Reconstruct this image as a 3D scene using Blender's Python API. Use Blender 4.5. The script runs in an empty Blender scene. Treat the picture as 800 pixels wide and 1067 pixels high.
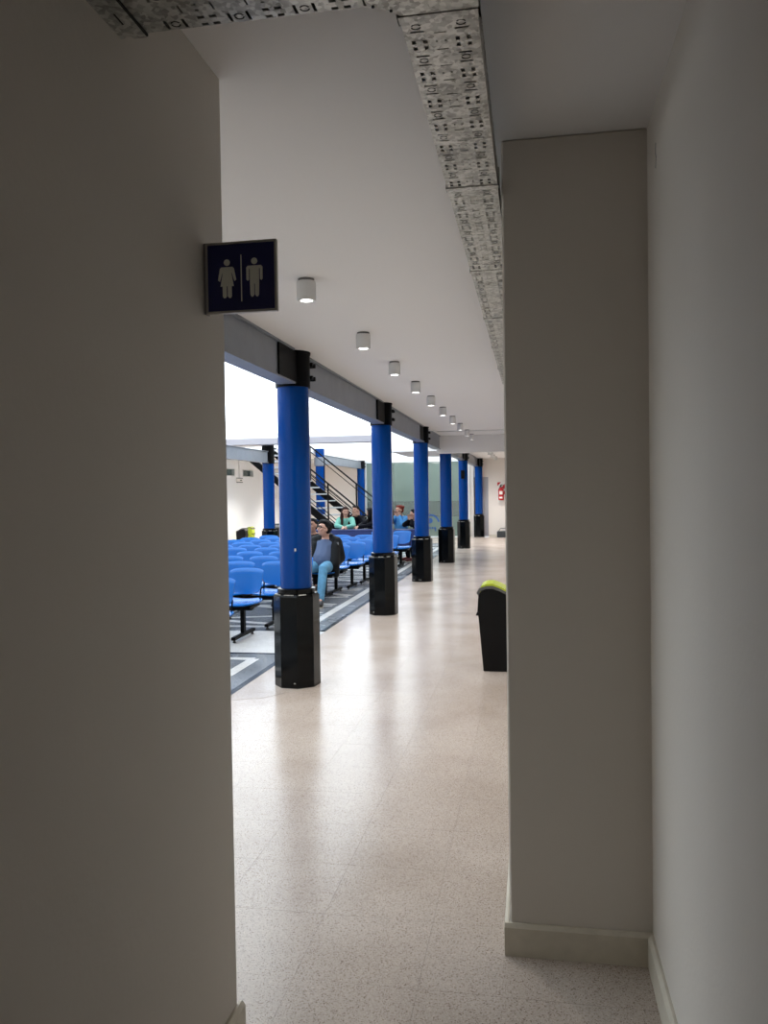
import bpy, bmesh, math, random
from mathutils import Vector, Matrix, Euler
random.seed(7)
PI = math.pi
scene = bpy.context.scene
col = scene.collection

# ---------------------------------------------------------------- camera
def cam_matrix(yaw, pitch, roll, loc):
    fw = Vector((-math.sin(yaw)*math.cos(pitch), math.cos(yaw)*math.cos(pitch), -math.sin(pitch)))
    r = fw.cross(Vector((0, 0, 1))).normalized(); u = r.cross(fw)
    r2 = r*math.cos(roll) - u*math.sin(roll)
    u2 = u*math.cos(roll) + r*math.sin(roll)
    m = Matrix((r2, u2, -fw)).transposed().to_4x4()
    m.translation = loc
    return m
cd = bpy.data.cameras.new('camera'); cam = bpy.data.objects.new('camera', cd); col.objects.link(cam)
cam.matrix_world = cam_matrix(math.radians(10.234), math.radians(1.290), 0.0150, Vector((0, 0, 1.6)))
cd.sensor_fit = 'HORIZONTAL'; cd.sensor_width = 36.0; cd.lens = 36.0*860/800
cd.clip_start = 0.05; cd.clip_end = 200
scene.camera = cam

# ---------------------------------------------------------------- sky and daylight
world = bpy.data.worlds.new('overcast_sky'); scene.world = world
world.use_nodes = True
bg = world.node_tree.nodes['Background']
bg.inputs[0].default_value = (0.80, 0.91, 1.0, 1); bg.inputs[1].default_value = 3.0

def area(name, loc, size, power, color, rot=(0, 0, 0), shape='RECTANGLE'):
    l = bpy.data.lights.new(name, 'AREA'); l.shape = shape
    l.size = size[0]; l.size_y = size[1]; l.energy = power; l.color = color
    o = bpy.data.objects.new(name, l); o.location = loc; o.rotation_euler = rot
    col.objects.link(o); return o
SKY_L = 2.1        # luminance of the translucent atrium glazing (built below as 'skylight')
area('meeting_room_fill', (-4.2, 31.3, 2.62), (2.5, 1.2), 22, (0.95, 1.0, 0.97))  # unseen fill added to give the room behind the glass dim light
area('alcove_fill', (-0.25, -0.9, 2.70), (0.3, 0.3), 1.0, (1.0, 0.97, 0.88))  # added fill behind the camera, brightens the alcove walls and ceiling
def spot(x, y, power, color):
    l = bpy.data.lights.new('spotlight_bulb', 'SPOT'); l.energy = power; l.color = color
    l.spot_size = math.radians(120); l.spot_blend = 0.8; l.shadow_soft_size = 0.035
    o = bpy.data.objects.new('spotlight_bulb', l); o.location = (x, y, 2.655); col.objects.link(o)
LIGHT_Y = [4.445, 6.005, 7.40, 8.77, 10.13, 11.48, 12.90, 14.28, 15.80, 16.95, 24.0, 25.4, 26.8, 28.2]
AISLE_Y = [20.0, 23.75, 27.2]
for y in LIGHT_Y: spot(-1.22, y, 42 if y < 20 else 95, (1.0, 0.91, 0.84))
for y in AISLE_Y: spot(-7.35, y, 320, (1.0, 0.95, 0.90))

scene.view_settings.view_transform = 'Standard'
scene.view_settings.look = 'None'
scene.view_settings.gamma = 1.0
scene.view_settings.exposure = 0.30
try: scene.view_settings.use_curve_mapping = False
except Exception: pass

# ---------------------------------------------------------------- materials
def mat(name, color, rough=0.5, metal=0.0, bump=None, vary=None, spec=None, coat=0.0, emit=None, alpha=None):
    m = bpy.data.materials.new(name); m.use_nodes = True
    nt = m.node_tree; b = nt.nodes['Principled BSDF']
    b.inputs['Base Color'].default_value = (*color, 1); b.inputs['Roughness'].default_value = rough
    b.inputs['Metallic'].default_value = metal
    if spec is not None: b.inputs['Specular IOR Level'].default_value = spec
    if coat: b.inputs['Coat Weight'].default_value = coat; b.inputs['Coat Roughness'].default_value = 0.08
    if emit: b.inputs['Emission Color'].default_value = (*emit[0], 1); b.inputs['Emission Strength'].default_value = emit[1]
    if alpha is not None: b.inputs['Alpha'].default_value = alpha
    geo = nt.nodes.new('ShaderNodeNewGeometry')
    if vary:
        n = nt.nodes.new('ShaderNodeTexNoise'); n.inputs['Scale'].default_value = vary[0]; n.inputs['Detail'].default_value = 5
        r = nt.nodes.new('ShaderNodeValToRGB'); d = vary[1]
        r.color_ramp.elements[0].position = 0.3; r.color_ramp.elements[1].position = 0.7
        r.color_ramp.elements[0].color = (*[c*(1-d) for c in color], 1); r.color_ramp.elements[1].color = (*[min(1, c*(1+d)) for c in color], 1)
        nt.links.new(geo.outputs['Position'], n.inputs['Vector']); nt.links.new(n.outputs[0], r.inputs[0]); nt.links.new(r.outputs[0], b.inputs['Base Color'])
    if bump:
        n = nt.nodes.new('ShaderNodeTexNoise'); n.inputs['Scale'].default_value = bump[0]; n.inputs['Detail'].default_value = 4
        bp = nt.nodes.new('ShaderNodeBump'); bp.inputs['Strength'].default_value = bump[1]; bp.inputs['Distance'].default_value = 0.01
        nt.links.new(geo.outputs['Position'], n.inputs['Vector']); nt.links.new(n.outputs[0], bp.inputs['Height']); nt.links.new(bp.outputs[0], b.inputs['Normal'])
    return m

def terrazzo(name, base, chip, dark, rough, scale=160):
    m = mat(name, base, rough); nt = m.node_tree; b = nt.nodes['Principled BSDF']
    geo = [n for n in nt.nodes if n.type == 'NEW_GEOMETRY'][0]
    v = nt.nodes.new('ShaderNodeTexVoronoi'); v.inputs['Scale'].default_value = scale
    sep = nt.nodes.new('ShaderNodeSeparateColor')
    r = nt.nodes.new('ShaderNodeValToRGB'); r.color_ramp.interpolation = 'CONSTANT'
    e = r.color_ramp.elements; e[0].color = (*base, 1); e[0].position = 0
    e[1].position = 0.52; e[1].color = (*chip, 1)
    x = e.new(0.72); x.color = (*base, 1); x = e.new(0.86); x.color = (*dark, 1); x = e.new(0.93); x.color = (*[min(1, c*1.18) for c in base], 1)
    n = nt.nodes.new('ShaderNodeTexNoise'); n.inputs['Scale'].default_value = 1.3; n.inputs['Detail'].default_value = 6
    r2 = nt.nodes.new('ShaderNodeValToRGB'); r2.color_ramp.elements[0].color = (0.86, 0.84, 0.82, 1); r2.color_ramp.elements[1].color = (1, 1, 1, 1)
    r2.color_ramp.elements[0].position = 0.35; r2.color_ramp.elements[1].position = 0.6
    mx = nt.nodes.new('ShaderNodeMix'); mx.data_type = 'RGBA'; mx.blend_type = 'MULTIPLY'; mx.inputs[0].default_value = 1.0
    nt.links.new(geo.outputs['Position'], v.inputs['Vector']); nt.links.new(v.outputs['Color'], sep.inputs[0]); nt.links.new(sep.outputs[0], r.inputs[0])
    nt.links.new(geo.outputs['Position'], n.inputs['Vector']); nt.links.new(n.outputs[0], r2.inputs[0])
    nt.links.new(r.outputs[0], mx.inputs[6]); nt.links.new(r2.outputs[0], mx.inputs[7]); nt.links.new(mx.outputs[2], b.inputs['Base Color'])
    b.inputs['Specular IOR Level'].default_value = 0.36
    rr = nt.nodes.new('ShaderNodeMapRange'); rr.inputs[3].default_value = rough*0.8; rr.inputs[4].default_value = rough*1.3
    nt.links.new(n.outputs[0], rr.inputs[0]); nt.links.new(rr.outputs[0], b.inputs['Roughness'])
    return m

def galvanised():
    m = mat('galvanised_steel', (0.45, 0.46, 0.45), 0.42, 0.75); nt = m.node_tree; b = nt.nodes['Principled BSDF']
    geo = [n for n in nt.nodes if n.type == 'NEW_GEOMETRY'][0]
    v = nt.nodes.new('ShaderNodeTexVoronoi'); v.inputs['Scale'].default_value = 90
    w = nt.nodes.new('ShaderNodeTexNoise'); w.inputs['Scale'].default_value = 14; w.inputs['Detail'].default_value = 6
    ad = nt.nodes.new('ShaderNodeMath'); ad.operation = 'MULTIPLY_ADD'; ad.inputs[1].default_value = 0.5
    r = nt.nodes.new('ShaderNodeValToRGB'); r.color_ramp.elements[0].color = (0.17, 0.17, 0.155, 1); r.color_ramp.elements[1].color = (0.58, 0.585, 0.56, 1)
    r.color_ramp.elements[0].position = 0.35; r.color_ramp.elements[1].position = 1.0
    sep = nt.nodes.new('ShaderNodeSeparateColor')
    nt.links.new(geo.outputs['Position'], v.inputs['Vector']); nt.links.new(geo.outputs['Position'], w.inputs['Vector'])
    nt.links.new(v.outputs['Color'], sep.inputs[0]); nt.links.new(sep.outputs[0], ad.inputs[0]); nt.links.new(w.outputs[0], ad.inputs[2])
    nt.links.new(ad.outputs[0], r.inputs[0]); nt.links.new(r.outputs[0], b.inputs['Base Color'])
    return m

M = {}
M['wall'] = mat('wall_paint', (0.70, 0.648, 0.585), 0.75, bump=(60, 0.06), vary=(1.2, 0.02))
M['white'] = mat('white_paint', (0.84, 0.85, 0.86), 0.75, bump=(60, 0.05))
M['endwall'] = mat('cream_wall_paint', (0.78, 0.73, 0.68), 0.7, bump=(60, 0.05))
M['ceil'] = mat('ceiling_paint', (0.79, 0.76, 0.74), 0.8, bump=(25, 0.04))
M['skirt'] = mat('cream_skirting_paint', (0.64, 0.585, 0.485), 0.5, bump=(30, 0.1), vary=(20, 0.06))
M['tile'] = terrazzo('cream_terrazzo', (0.55, 0.475, 0.415), (0.46, 0.385, 0.33), (0.25, 0.19, 0.15), 0.22, 290)
M['grout'] = mat('tile_grout', (0.40, 0.34, 0.29), 0.7)
M['pale'] = terrazzo('pale_terrazzo', (0.80, 0.80, 0.79), (0.70, 0.70, 0.70), (0.5, 0.5, 0.5), 0.2)
M['grey'] = terrazzo('grey_terrazzo', (0.20, 0.215, 0.235), (0.15, 0.165, 0.185), (0.09, 0.10, 0.115), 0.25)
M['darkgrey'] = terrazzo('dark_border_terrazzo', (0.022, 0.026, 0.034), (0.018, 0.02, 0.025), (0.01, 0.01, 0.01), 0.25)
M['blue'] = mat('blue_gloss_paint', (0.0002, 0.040, 0.21), 0.15, bump=(18, 0.02), spec=0.16)
M['black'] = mat('black_gloss_paint', (0.001, 0.0014, 0.0018), 0.13, bump=(22, 0.03), spec=0.18)
M['blackmat'] = mat('black_steel_paint', (0.0015, 0.0015, 0.002), 0.5, spec=0.08)
M['worn'] = mat('worn_paint_edge', (0.55, 0.52, 0.48), 0.6, vary=(80, 0.4))
M['beam'] = mat('grey_steel_paint', (0.175, 0.19, 0.22), 0.40, bump=(14, 0.08), vary=(6, 0.08))
M['galv'] = galvanised()
M['dark'] = mat('dark_void_paint', (0.01, 0.01, 0.01), 0.8)
M['lampgrey'] = mat('lamp_housing_grey', (0.72, 0.71, 0.70), 0.5)
M['lampdark'] = mat('lamp_base_grey', (0.16, 0.15, 0.15), 0.5)
M['lamp'] = mat('lit_lamp_disc', (1, 1, 1), 0.5, emit=((1, 0.97, 0.93), 6.0))
M['skylight'] = mat('translucent_skylight_panel', (0.8, 0.85, 0.9), 0.5, emit=((0.83, 0.93, 1.0), SKY_L))
M['seat'] = mat('blue_moulded_plastic', (0.001, 0.115, 0.42), 0.22, spec=0.35)
M['binblack'] = mat('bin_black_plastic', (0.002, 0.002, 0.0025), 0.4, spec=0.2)
M['bingrey'] = mat('bin_grey_rim', (0.10, 0.10, 0.10), 0.45)
M['lime'] = mat('lime_plastic', (0.50, 0.60, 0.035), 0.4)
M['navy'] = mat('navy_laminate', (0.012, 0.024, 0.12), 0.45)
M['navysign'] = mat('navy_sign_face', (0.003, 0.005, 0.10), 0.4)
M['alu'] = mat('aluminium_frame', (0.42, 0.40, 0.37), 0.4, 0.6)
M['picto'] = mat('sign_pictogram', (0.85, 0.85, 0.78), 0.6)
M['red'] = mat('red_paint', (0.50, 0.012, 0.02), 0.35)
M['signwhite'] = mat('sign_white', (0.8, 0.78, 0.74), 0.5)
M['doorgrey'] = mat('grey_door_paint', (0.36, 0.36, 0.40), 0.5)
M['brown'] = mat('brown_wood', (0.20, 0.14, 0.10), 0.5, vary=(12, 0.2))
M['glass'] = mat('green_tinted_glass', (0.22, 0.29, 0.25), 0.06, alpha=0.65)
M['winglass'] = mat('dark_window_glass', (0.06, 0.10, 0.10), 0.08)
M['mullion'] = mat('pale_mullion', (0.62, 0.65, 0.64), 0.4)
M['frost'] = mat('frosted_film_band', (0.16, 0.20, 0.18), 0.5, alpha=0.6)
M['panetint'] = mat('dark_pane_tint', (0.10, 0.13, 0.115), 0.4, alpha=0.45)
M['slab'] = mat('grey_lilac_slab_paint', (0.40, 0.38, 0.41), 0.7)
M['logo'] = mat('blue_logo_film', (0.01, 0.07, 0.25), 0.5)
M['tread'] = mat('steel_tread', (0.42, 0.43, 0.44), 0.5)
M['skin'] = mat('skin', (0.52, 0.29, 0.21), 0.5, vary=(30, 0.06))
M['skin2'] = mat('skin_tan', (0.40, 0.21, 0.14), 0.5)
M['hair'] = mat('dark_hair', (0.006, 0.005, 0.005), 0.6, bump=(90, 1.0), spec=0.1)
M['hairbrown'] = mat('brown_hair', (0.03, 0.012, 0.010), 0.6, bump=(90, 1.0), spec=0.1)
M['hairred'] = mat('red_hair', (0.22, 0.035, 0.025), 0.6, bump=(90, 1.0), spec=0.1)
M['jacket'] = mat('black_jacket', (0.004, 0.005, 0.006), 0.6, bump=(28, 0.9), spec=0.15)
M['jacketgrey'] = mat('grey_jacket_panel', (0.13, 0.13, 0.14), 0.5)
M['shirt'] = mat('slate_blue_shirt', (0.06, 0.09, 0.17), 0.8, bump=(25, 0.3))
M['jeans'] = mat('light_blue_jeans', (0.085, 0.24, 0.38), 0.8, bump=(30, 0.4), vary=(14, 0.25))
M['darkcloth'] = mat('black_cloth', (0.005, 0.005, 0.008), 0.8, spec=0.1)
M['green'] = mat('mint_cloth', (0.16, 0.42, 0.34), 0.8, bump=(30, 0.3))
M['bluecloth'] = mat('blue_cloth', (0.06, 0.26, 0.58), 0.8)
M['shoe'] = mat('dark_shoe', (0.02, 0.018, 0.016), 0.5)
M['redshoe'] = mat('dark_red_shoe', (0.12, 0.01, 0.012), 0.5)
M['sole'] = mat('cream_sole', (0.6, 0.56, 0.48), 0.6)
M['lip'] = mat('lips', (0.32, 0.08, 0.07), 0.5)
M['eye'] = mat('eye', (0.02, 0.015, 0.012), 0.2)
M['reflectblue'] = mat('blue_reflection_tint', (0.02, 0.25, 0.7), 0.4)  # colour of the strip imitating a reflection in the office glass
M['chrome'] = mat('glide_rubber', (0.02, 0.02, 0.02), 0.5)
M['darkbox'] = mat('dark_grey_plastic', (0.022, 0.026, 0.030), 0.5)

# ---------------------------------------------------------------- helpers
SPLIT = {'bolt', 'glide', 'rivet', 'hanger', 'hanger_rod', 'side_flange', 'slot', 'label_plate', 'red_stripe', 'dark_band', 'eye', 'eyebrow', 'paint_chip', 'post', 'stringer', 'leg', 'rail_end', 'mount', 'wall_scuff', 'jamb'}
def islands(bm):
    seen = set(); out = []
    for v in bm.verts:
        if v in seen: continue
        st = [v]; seen.add(v); isl = []
        while st:
            a = st.pop(); isl.append(a)
            for e in a.link_edges:
                b = e.other_vert(a)
                if b not in seen: seen.add(b); st.append(b)
        out.append(isl)
    return out
def link_mesh(name, bm, m, parent=None, smooth=False, mats=None):
    if name in SPLIT:
        isl = islands(bm)
        if len(isl) > 1:
            first = None
            for vs in isl:
                nb = bmesh.new(); mp = {v: nb.verts.new(v.co) for v in vs}
                for f in {f for v in vs for f in v.link_faces}:
                    nf = nb.faces.new([mp[v] for v in f.verts]); nf.material_index = f.material_index
                o = link_one(name, nb, m, parent, smooth, mats); first = first or o
            bm.free(); return first
    return link_one(name, bm, m, parent, smooth, mats)
def link_one(name, bm, m, parent=None, smooth=False, mats=None):
    bmesh.ops.recalc_face_normals(bm, faces=bm.faces)
    me = bpy.data.meshes.new(name); bm.to_mesh(me); bm.free()
    for k in (mats or [m]): me.materials.append(k)
    if smooth:
        me.polygons.foreach_set('use_smooth', [True]*len(me.polygons))
        try: me.set_sharp_from_angle(angle=math.radians(35))
        except Exception: pass
    o = bpy.data.objects.new(name, me); col.objects.link(o)
    if parent: o.parent = parent
    return o
def tag(o, label, cat, group=None, kind=None):
    o['label'] = label; o['category'] = cat
    if group: o['group'] = group
    if kind: o['kind'] = kind
    return o
def thing(name, label, cat, loc=(0, 0, 0), rz=0, group=None):
    o = bpy.data.objects.new(name, None); col.objects.link(o); o.empty_display_size = 0.1
    o.location = loc; o.rotation_euler = (0, 0, rz)
    return tag(o, label, cat, group)
def struct(name, bm, m, parent=None, mats=None):
    o = link_mesh(name, bm, m, parent, mats=mats); o['kind'] = 'structure'; return o
def box(bm, x0, x1, y0, y1, z0, z1, bev=0.0, mi=0, mtx=None):
    g = bmesh.ops.create_cube(bm, size=1.0)
    vs = g['verts']
    for v in vs:
        v.co = Vector(((x0+x1)/2+v.co.x*(x1-x0), (y0+y1)/2+v.co.y*(y1-y0), (z0+z1)/2+v.co.z*(z1-z0)))
        if mtx: v.co = mtx @ v.co
    fs = list({f for v in vs for f in v.link_faces})
    for f in fs: f.material_index = mi
    if bev:
        es = list({e for v in vs for e in v.link_edges})
        bmesh.ops.bevel(bm, geom=es, offset=bev, segments=1, affect='EDGES')
    return bm
def B(*a, **k): return box(bmesh.new(), *a, **k)
def lathe(bm, prof, seg=24, c=(0, 0, 0), rot=0.0, mtx=None, caps=True):
    rings = []
    for r, z in prof:
        ring = []
        for i in range(seg):
            a = rot+2*PI*i/seg
            p = Vector((c[0]+r*math.cos(a), c[1]+r*math.sin(a), c[2]+z))
            ring.append(bm.verts.new(mtx @ p if mtx else p))
        rings.append(ring)
    for a, b in zip(rings, rings[1:]):
        for i in range(seg):
            j = (i+1) % seg
            bm.faces.new((a[i], a[j], b[j], b[i]))
    if caps:
        bm.faces.new(list(reversed(rings[0]))); bm.faces.new(rings[-1])
    return bm
def tube(bm, p0, p1, r0, r1=None, seg=8):
    p0 = Vector(p0); p1 = Vector(p1); r1 = r0 if r1 is None else r1
    d = p1-p0; L = d.length
    if L < 1e-6: return bm
    q = d.to_track_quat('Z', 'Y').to_matrix().to_4x4(); q.translation = p0
    return lathe(bm, [(r0, 0), (r1, L)], seg, mtx=q)
def prism(bm, pts, axis, a0, a1):
    """pts: 2D polygon; axis: extrusion axis, a0..a1"""
    def P(u, v, w):
        return {'x': (w, u, v), 'y': (u, w, v), 'z': (u, v, w)}[axis]
    A = [bm.verts.new(P(u, v, a0)) for u, v in pts]; C = [bm.verts.new(P(u, v, a1)) for u, v in pts]
    bm.faces.new(A); bm.faces.new(list(reversed(C)))
    n = len(pts)
    for i in range(n):
        j = (i+1) % n; bm.faces.new((A[i], C[i], C[j], A[j]))
    return bm
def sheet(fn, nu, nv, th):
    """closed curved sheet; fn(u,v)->Vector, u in -1..1, v in 0..1"""
    bm = bmesh.new(); P = [[fn(-1+2*i/nu, j/nv) for i in range(nu+1)] for j in range(nv+1)]
    def N(i, j):
        a = P[j][min(i+1, nu)]-P[j][max(i-1, 0)]; b = P[min(j+1, nv)][i]-P[max(j-1, 0)][i]
        n = a.cross(b); return n.normalized() if n.length > 1e-9 else Vector((0, 0, 1))
    T = [[bm.verts.new(P[j][i]+N(i, j)*th/2) for i in range(nu+1)] for j in range(nv+1)]
    Q = [[bm.verts.new(P[j][i]-N(i, j)*th/2) for i in range(nu+1)] for j in range(nv+1)]
    for j in range(nv):
        for i in range(nu):
            bm.faces.new((T[j][i], T[j][i+1], T[j+1][i+1], T[j+1][i]))
            bm.faces.new((Q[j][i], Q[j+1][i], Q[j+1][i+1], Q[j][i+1]))
    for i in range(nu):
        bm.faces.new((T[0][i], Q[0][i], Q[0][i+1], T[0][i+1])); bm.faces.new((T[nv][i], T[nv][i+1], Q[nv][i+1], Q[nv][i]))
    for j in range(nv):
        bm.faces.new((T[j][0], T[j+1][0], Q[j+1][0], Q[j][0])); bm.faces.new((T[j][nu], Q[j][nu], Q[j+1][nu], T[j+1][nu]))
    return bm
def copy_tree(o, parent=None):
    c = o.copy(); col.objects.link(c)
    if parent: c.parent = parent
    for ch in list(o.children): copy_tree(ch, c)
    return c

H = 2.79          # ceiling height
XC = -1.965        # line of columns
X2 = -6.10        # second line of columns across the atrium
XCL = [-1.973, -1.966, -1.985, -1.950, -1.945, -1.885]
YC = [6.71, 10.77, 14.83, 18.80, 23.55, 29.45]

# ================================================================= SETTING
# floor: bed with recessed joints under the tile field, flush slab elsewhere
fb = bmesh.new()
TX0, TX1, TY0, TY1 = -2.461, 0.449, 1.76, 9.32
box(fb, -9.3, 0.6, -1.7, 34.0, -0.25, -0.012)
box(fb, TX0, TX1, TY0, TY1, -0.012, -0.0025)
floor = struct('floor', fb, M['grout'])
slab = bmesh.new()
box(slab, -9.3, TX0, -1.7, 34.0, -0.012, 0)
box(slab, TX1, 0.6, -1.7, 34.0, -0.012, 0)
box(slab, TX0, TX1, -1.7, TY0, -0.012, 0)
box(slab, TX0, TX1, TY1, 34.0, -0.012, 0)
link_mesh('terrazzo_slab', slab, M['tile'], floor)
tb = bmesh.new(); P = 0.42; PX = 0.4157
box(tb, -PX/2+0.0005, PX/2-0.0005, -P/2+0.0005, P/2-0.0005, -0.0025, 0)
t0 = link_mesh('floor_tile', tb, M['tile'], floor)
first = True
for i in range(7):
    for j in range(18):
        t = t0 if first else t0.copy()
        if not first: col.objects.link(t)
        first = False; t.parent = floor
        t.location = (TX0+PX*(i+0.5), TY0+P*(j+0.5), random.uniform(-0.0003, 0.0))
# cracks by the first column
cb = bmesh.new()
pts = [(-2.36, 6.09), (-2.22, 6.17), (-2.12, 6.20), (-2.02, 6.33), (-1.96, 6.42)]
for a, b in zip(pts, pts[1:]):
    d = Vector((b[0]-a[0], b[1]-a[1])); n = Vector((-d.y, d.x)).normalized()*0.003
    prism(cb, [(a[0]-n.x, a[1]-n.y), (b[0]-n.x, b[1]-n.y), (b[0]+n.x, b[1]+n.y), (a[0]+n.x, a[1]+n.y)], 'z', 0.0, 0.0006)
link_mesh('floor_crack', cb, M['brown'], floor)
# inlaid seating fields
def strip(bm, p, q, w, z0, z1):
    p = Vector(p); q = Vector(q); d = (q-p).normalized(); n = Vector((-d.y, d.x))*w/2
    prism(bm, [tuple(p-n), tuple(q-n), tuple(q+n), tuple(p+n)], 'z', z0, z1)
XR = -2.40; XL = -5.75
def field(y0, y1, seed):
    g = link_mesh('grey_inlay', B(XL, XR, y0, y1, 0, 0.0012), M['grey'], floor)
    for q in ((XR-0.055, XR, y0, y1), (XL, XL+0.055, y0, y1), (XL, XR, y0, y0+0.055), (XL, XR, y1-0.055, y1)):
        link_mesh('dark_border_inlay', B(q[0], q[1], q[2], q[3], 0, 0.0018), M['darkgrey'], floor)
    cnt = [0]
    def white(p, q, w):
        cnt[0] += 1; b = bmesh.new(); strip(b, p, q, w, 0, 0.0019+0.00004*cnt[0]); link_mesh('pale_inlay', b, M['pale'], floor)
    ins = 0.30
    white((XR-ins, y0+ins), (XR-ins, y1-ins), 0.11)
    white((XL+ins, y0+ins), (XL+ins, y1-ins), 0.11)
    white((XR-ins, y0+ins), (XL+ins, y0+ins), 0.11); white((XR-ins, y1-ins), (XL+ins, y1-ins), 0.11)
    xa, xb = XR-ins-0.14, XL+ins+0.14
    y = y0+ins+0.1
    k = 0
    while y+0.9 < y1-ins:
        if k % 2 == 0:
            white((xa, y), (xb, y+0.75), 0.12); white((xb, y+0.15), (xa, y+0.9), 0.09)
        else:
            xm = (xa+xb)/2
            white((xa, y+0.1), (xm, y+0.85), 0.14); white((xm, y+0.85), (xb, y+0.1), 0.14)
            white((xa, y+0.8), (xb, y+0.82), 0.05)
        y += 0.95; k += 1
field(2.6, 7.98, 1)
field(9.30, 26.0, 2)
link_mesh('pale_inlay', B(XL, XR, 7.985, 9.295, 0, 0.0010), M['pale'], floor)

# ceilings
cb = bmesh.new(); box(cb, -2.02, 0.6, -1.7, 29.9, H, H+0.16)
struct('ceiling', cb, M['ceil'])
cb = bmesh.new()
box(cb, -9.0, -6.25, 18.80, 19.5, H, H+0.16); box(cb, -9.0, -7.95, 19.5, 23.0, H, H+0.16); box(cb, -9.0, -6.25, 23.0, 29.9, H, H+0.16)
struct('ceiling', cb, M['ceil'])
struct('ceiling', B(-6.4, -2.1, 29.45, 33.2, 2.78, 2.86), M['ceil'])       # meeting room
# walls
LW = -0.87
struct('wall_left', B(-9.3, LW, 2.10, 2.27, 0, 3.9, bev=0.0), M['wall'])
struct('wall_left', B(LW-0.17, LW, -1.6, 2.10, 0, H), M['wall'])
wr = B(0.382, 0.55, -1.7, 2.87, 0, H)
wright = struct('wall_right', wr, M['wall'])
cm = bmesh.new()
for a, b in (((1.0, 0), (0.93, .02)), ((.93, .02), (.95, .035)), ((.95, .035), (.88, .05))): pass
tube(cm, (0.3815, 2.66, 2.66), (0.3815, 2.665, 2.63), 0.0012); tube(cm, (0.3815, 2.665, 2.63), (0.3815, 2.655, 2.615), 0.0015); tube(cm, (0.3815, 2.655, 2.615), (0.3815, 2.665, 2.585), 0.001)
link_mesh('wall_scuff', cm, M['lampdark'], wright)
wb = bmesh.new(); box(wb, -0.094, 0.6, 2.855, 29.9, 0, H, bev=0.006)
struct('wall_right', wb, M['wall'])
struct('wall_rear', B(-1.1, 0.6, -1.75, -1.6, 0, H), M['wall'])
# baseboards with a chamfered top
def base_profile(t, h): return [(0, 0), (t, 0), (t, h-0.012), (t*0.45, h), (0, h)]
bb = bmesh.new(); prism(bb, [(2.855-p[0], p[1]) for p in base_profile(0.019, 0.110)], 'x', -0.112, 0.382)
struct('baseboard_right', bb, M['skirt'])
bb = bmesh.new(); prism(bb, [(0.382-p[0], p[1]) for p in base_profile(0.019, 0.110)], 'y', -1.6, 2.836)
struct('baseboard_right', bb, M['skirt'])
bb = bmesh.new(); prism(bb, [(LW+p[0], p[1]) for p in base_profile(0.019, 0.110)], 'y', -1.6, 2.289)
struct('baseboard_left', bb, M['skirt'])
bb = bmesh.new(); prism(bb, [(2.27+p[0], p[1]) for p in base_profile(0.019, 0.110)], 'x', -9.0, LW)
struct('baseboard_left', bb, M['skirt'])
bb = bmesh.new(); prism(bb, [(-0.098-p[0], p[1]) for p in base_profile(0.016, 0.09)], 'y', 2.87, 29.6)
struct('baseboard_right', bb, M['skirt'])
# far left wall with its high windows, built around the openings
wl = bmesh.new(); Z0, Z1 = 2.19, 2.43
wins = [(22.2, 24.15), (24.85, 25.85)]
box(wl, -9.2, -9.0, 2.27, 29.7, 0, Z0); box(wl, -9.2, -9.0, 2.27, 30.0, Z1, 3.9)
ys = [2.27]+[v for w in wins for v in w]+[29.7]
for a, b in zip(ys[::2], ys[1::2]): box(wl, -9.2, -9.0, a, b, Z0, Z1)
struct('wall_far_left', wl, M['white'])
for n, (a, b) in enumerate(wins):
    fr = bmesh.new()
    box(fr, -9.12, -8.99, a, b, Z0, Z0+0.025); box(fr, -9.12, -8.99, a, b, Z1-0.025, Z1)
    box(fr, -9.12, -8.99, a, a+0.03, Z0, Z1); box(fr, -9.12, -8.99, b-0.03, b, Z0, Z1)
    w = struct('window_%d' % (n+1), fr, M['mullion'])
    link_mesh('pane', B(-9.10, -9.09, a+0.03, b-0.03, Z0+0.025, Z1-0.025), M['winglass'], w)
# upper atrium walls
struct('wall_upper_right', B(-1.80, -1.65, 2.27, 30.0, H+0.16, 3.9), M['white'])
struct('wall_upper_far', B(-9.2, -1.65, 29.9, 30.05, H+0.06, 3.9), M['white'])
struct('ceiling', B(-9.3, -1.5, 2.1, 30.1, 3.9, 3.98), M['white'])       # atrium roof above the luminous glazing
sky = thing('skylight', 'bright white translucent skylight over the seating atrium', 'skylight', (-5.45, 16.1, 3.82))
p0 = None
for i in range(6):
    for j in range(14):
        if p0 is None: p0 = link_mesh('skylight_panel', B(-0.595, 0.595, -0.96, 0.96, 0, 0.03), M['skylight'], sky); o = p0
        else: o = p0.copy(); col.objects.link(o); o.parent = sky
        o.location = (-3.0+1.2*i, -12.6+1.94*j, 0)
# end walls
ew = bmesh.new()
box(ew, -9.2, -6.25, 29.6, 29.75, 0, H)
box(ew, -6.25, -5.98, 29.55, 29.7, 0, H)
box(ew, -2.22, -2.07, 29.50, 29.66, 0, H); box(ew, -1.56, 0.0, 29.60, 29.75, 0, H); box(ew, -2.07, -1.56, 29.60, 29.75, 2.13, H)
struct('wall_end', ew, M['endwall'])
d = struct('door_1', B(-1.86, -1.56, 29.58, 29.62, 0.01, 2.13), M['doorgrey'])
hb = bmesh.new(); tube(hb, (-1.80, 29.575, 1.0), (-1.80, 29.53, 1.0), 0.01); tube(hb, (-1.80, 29.535, 1.0), (-1.70, 29.535, 1.0), 0.009)
link_mesh('door_handle', hb, M['alu'], d)
d = struct('door_2', B(-2.07, -1.86, 29.62, 29.66, 0.01, 2.13), M['brown'])
bb = bmesh.new(); box(bb, -1.56, -0.1, 29.585, 29.60, 0, 0.08); struct('baseboard_end', bb, M['skirt'])
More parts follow.
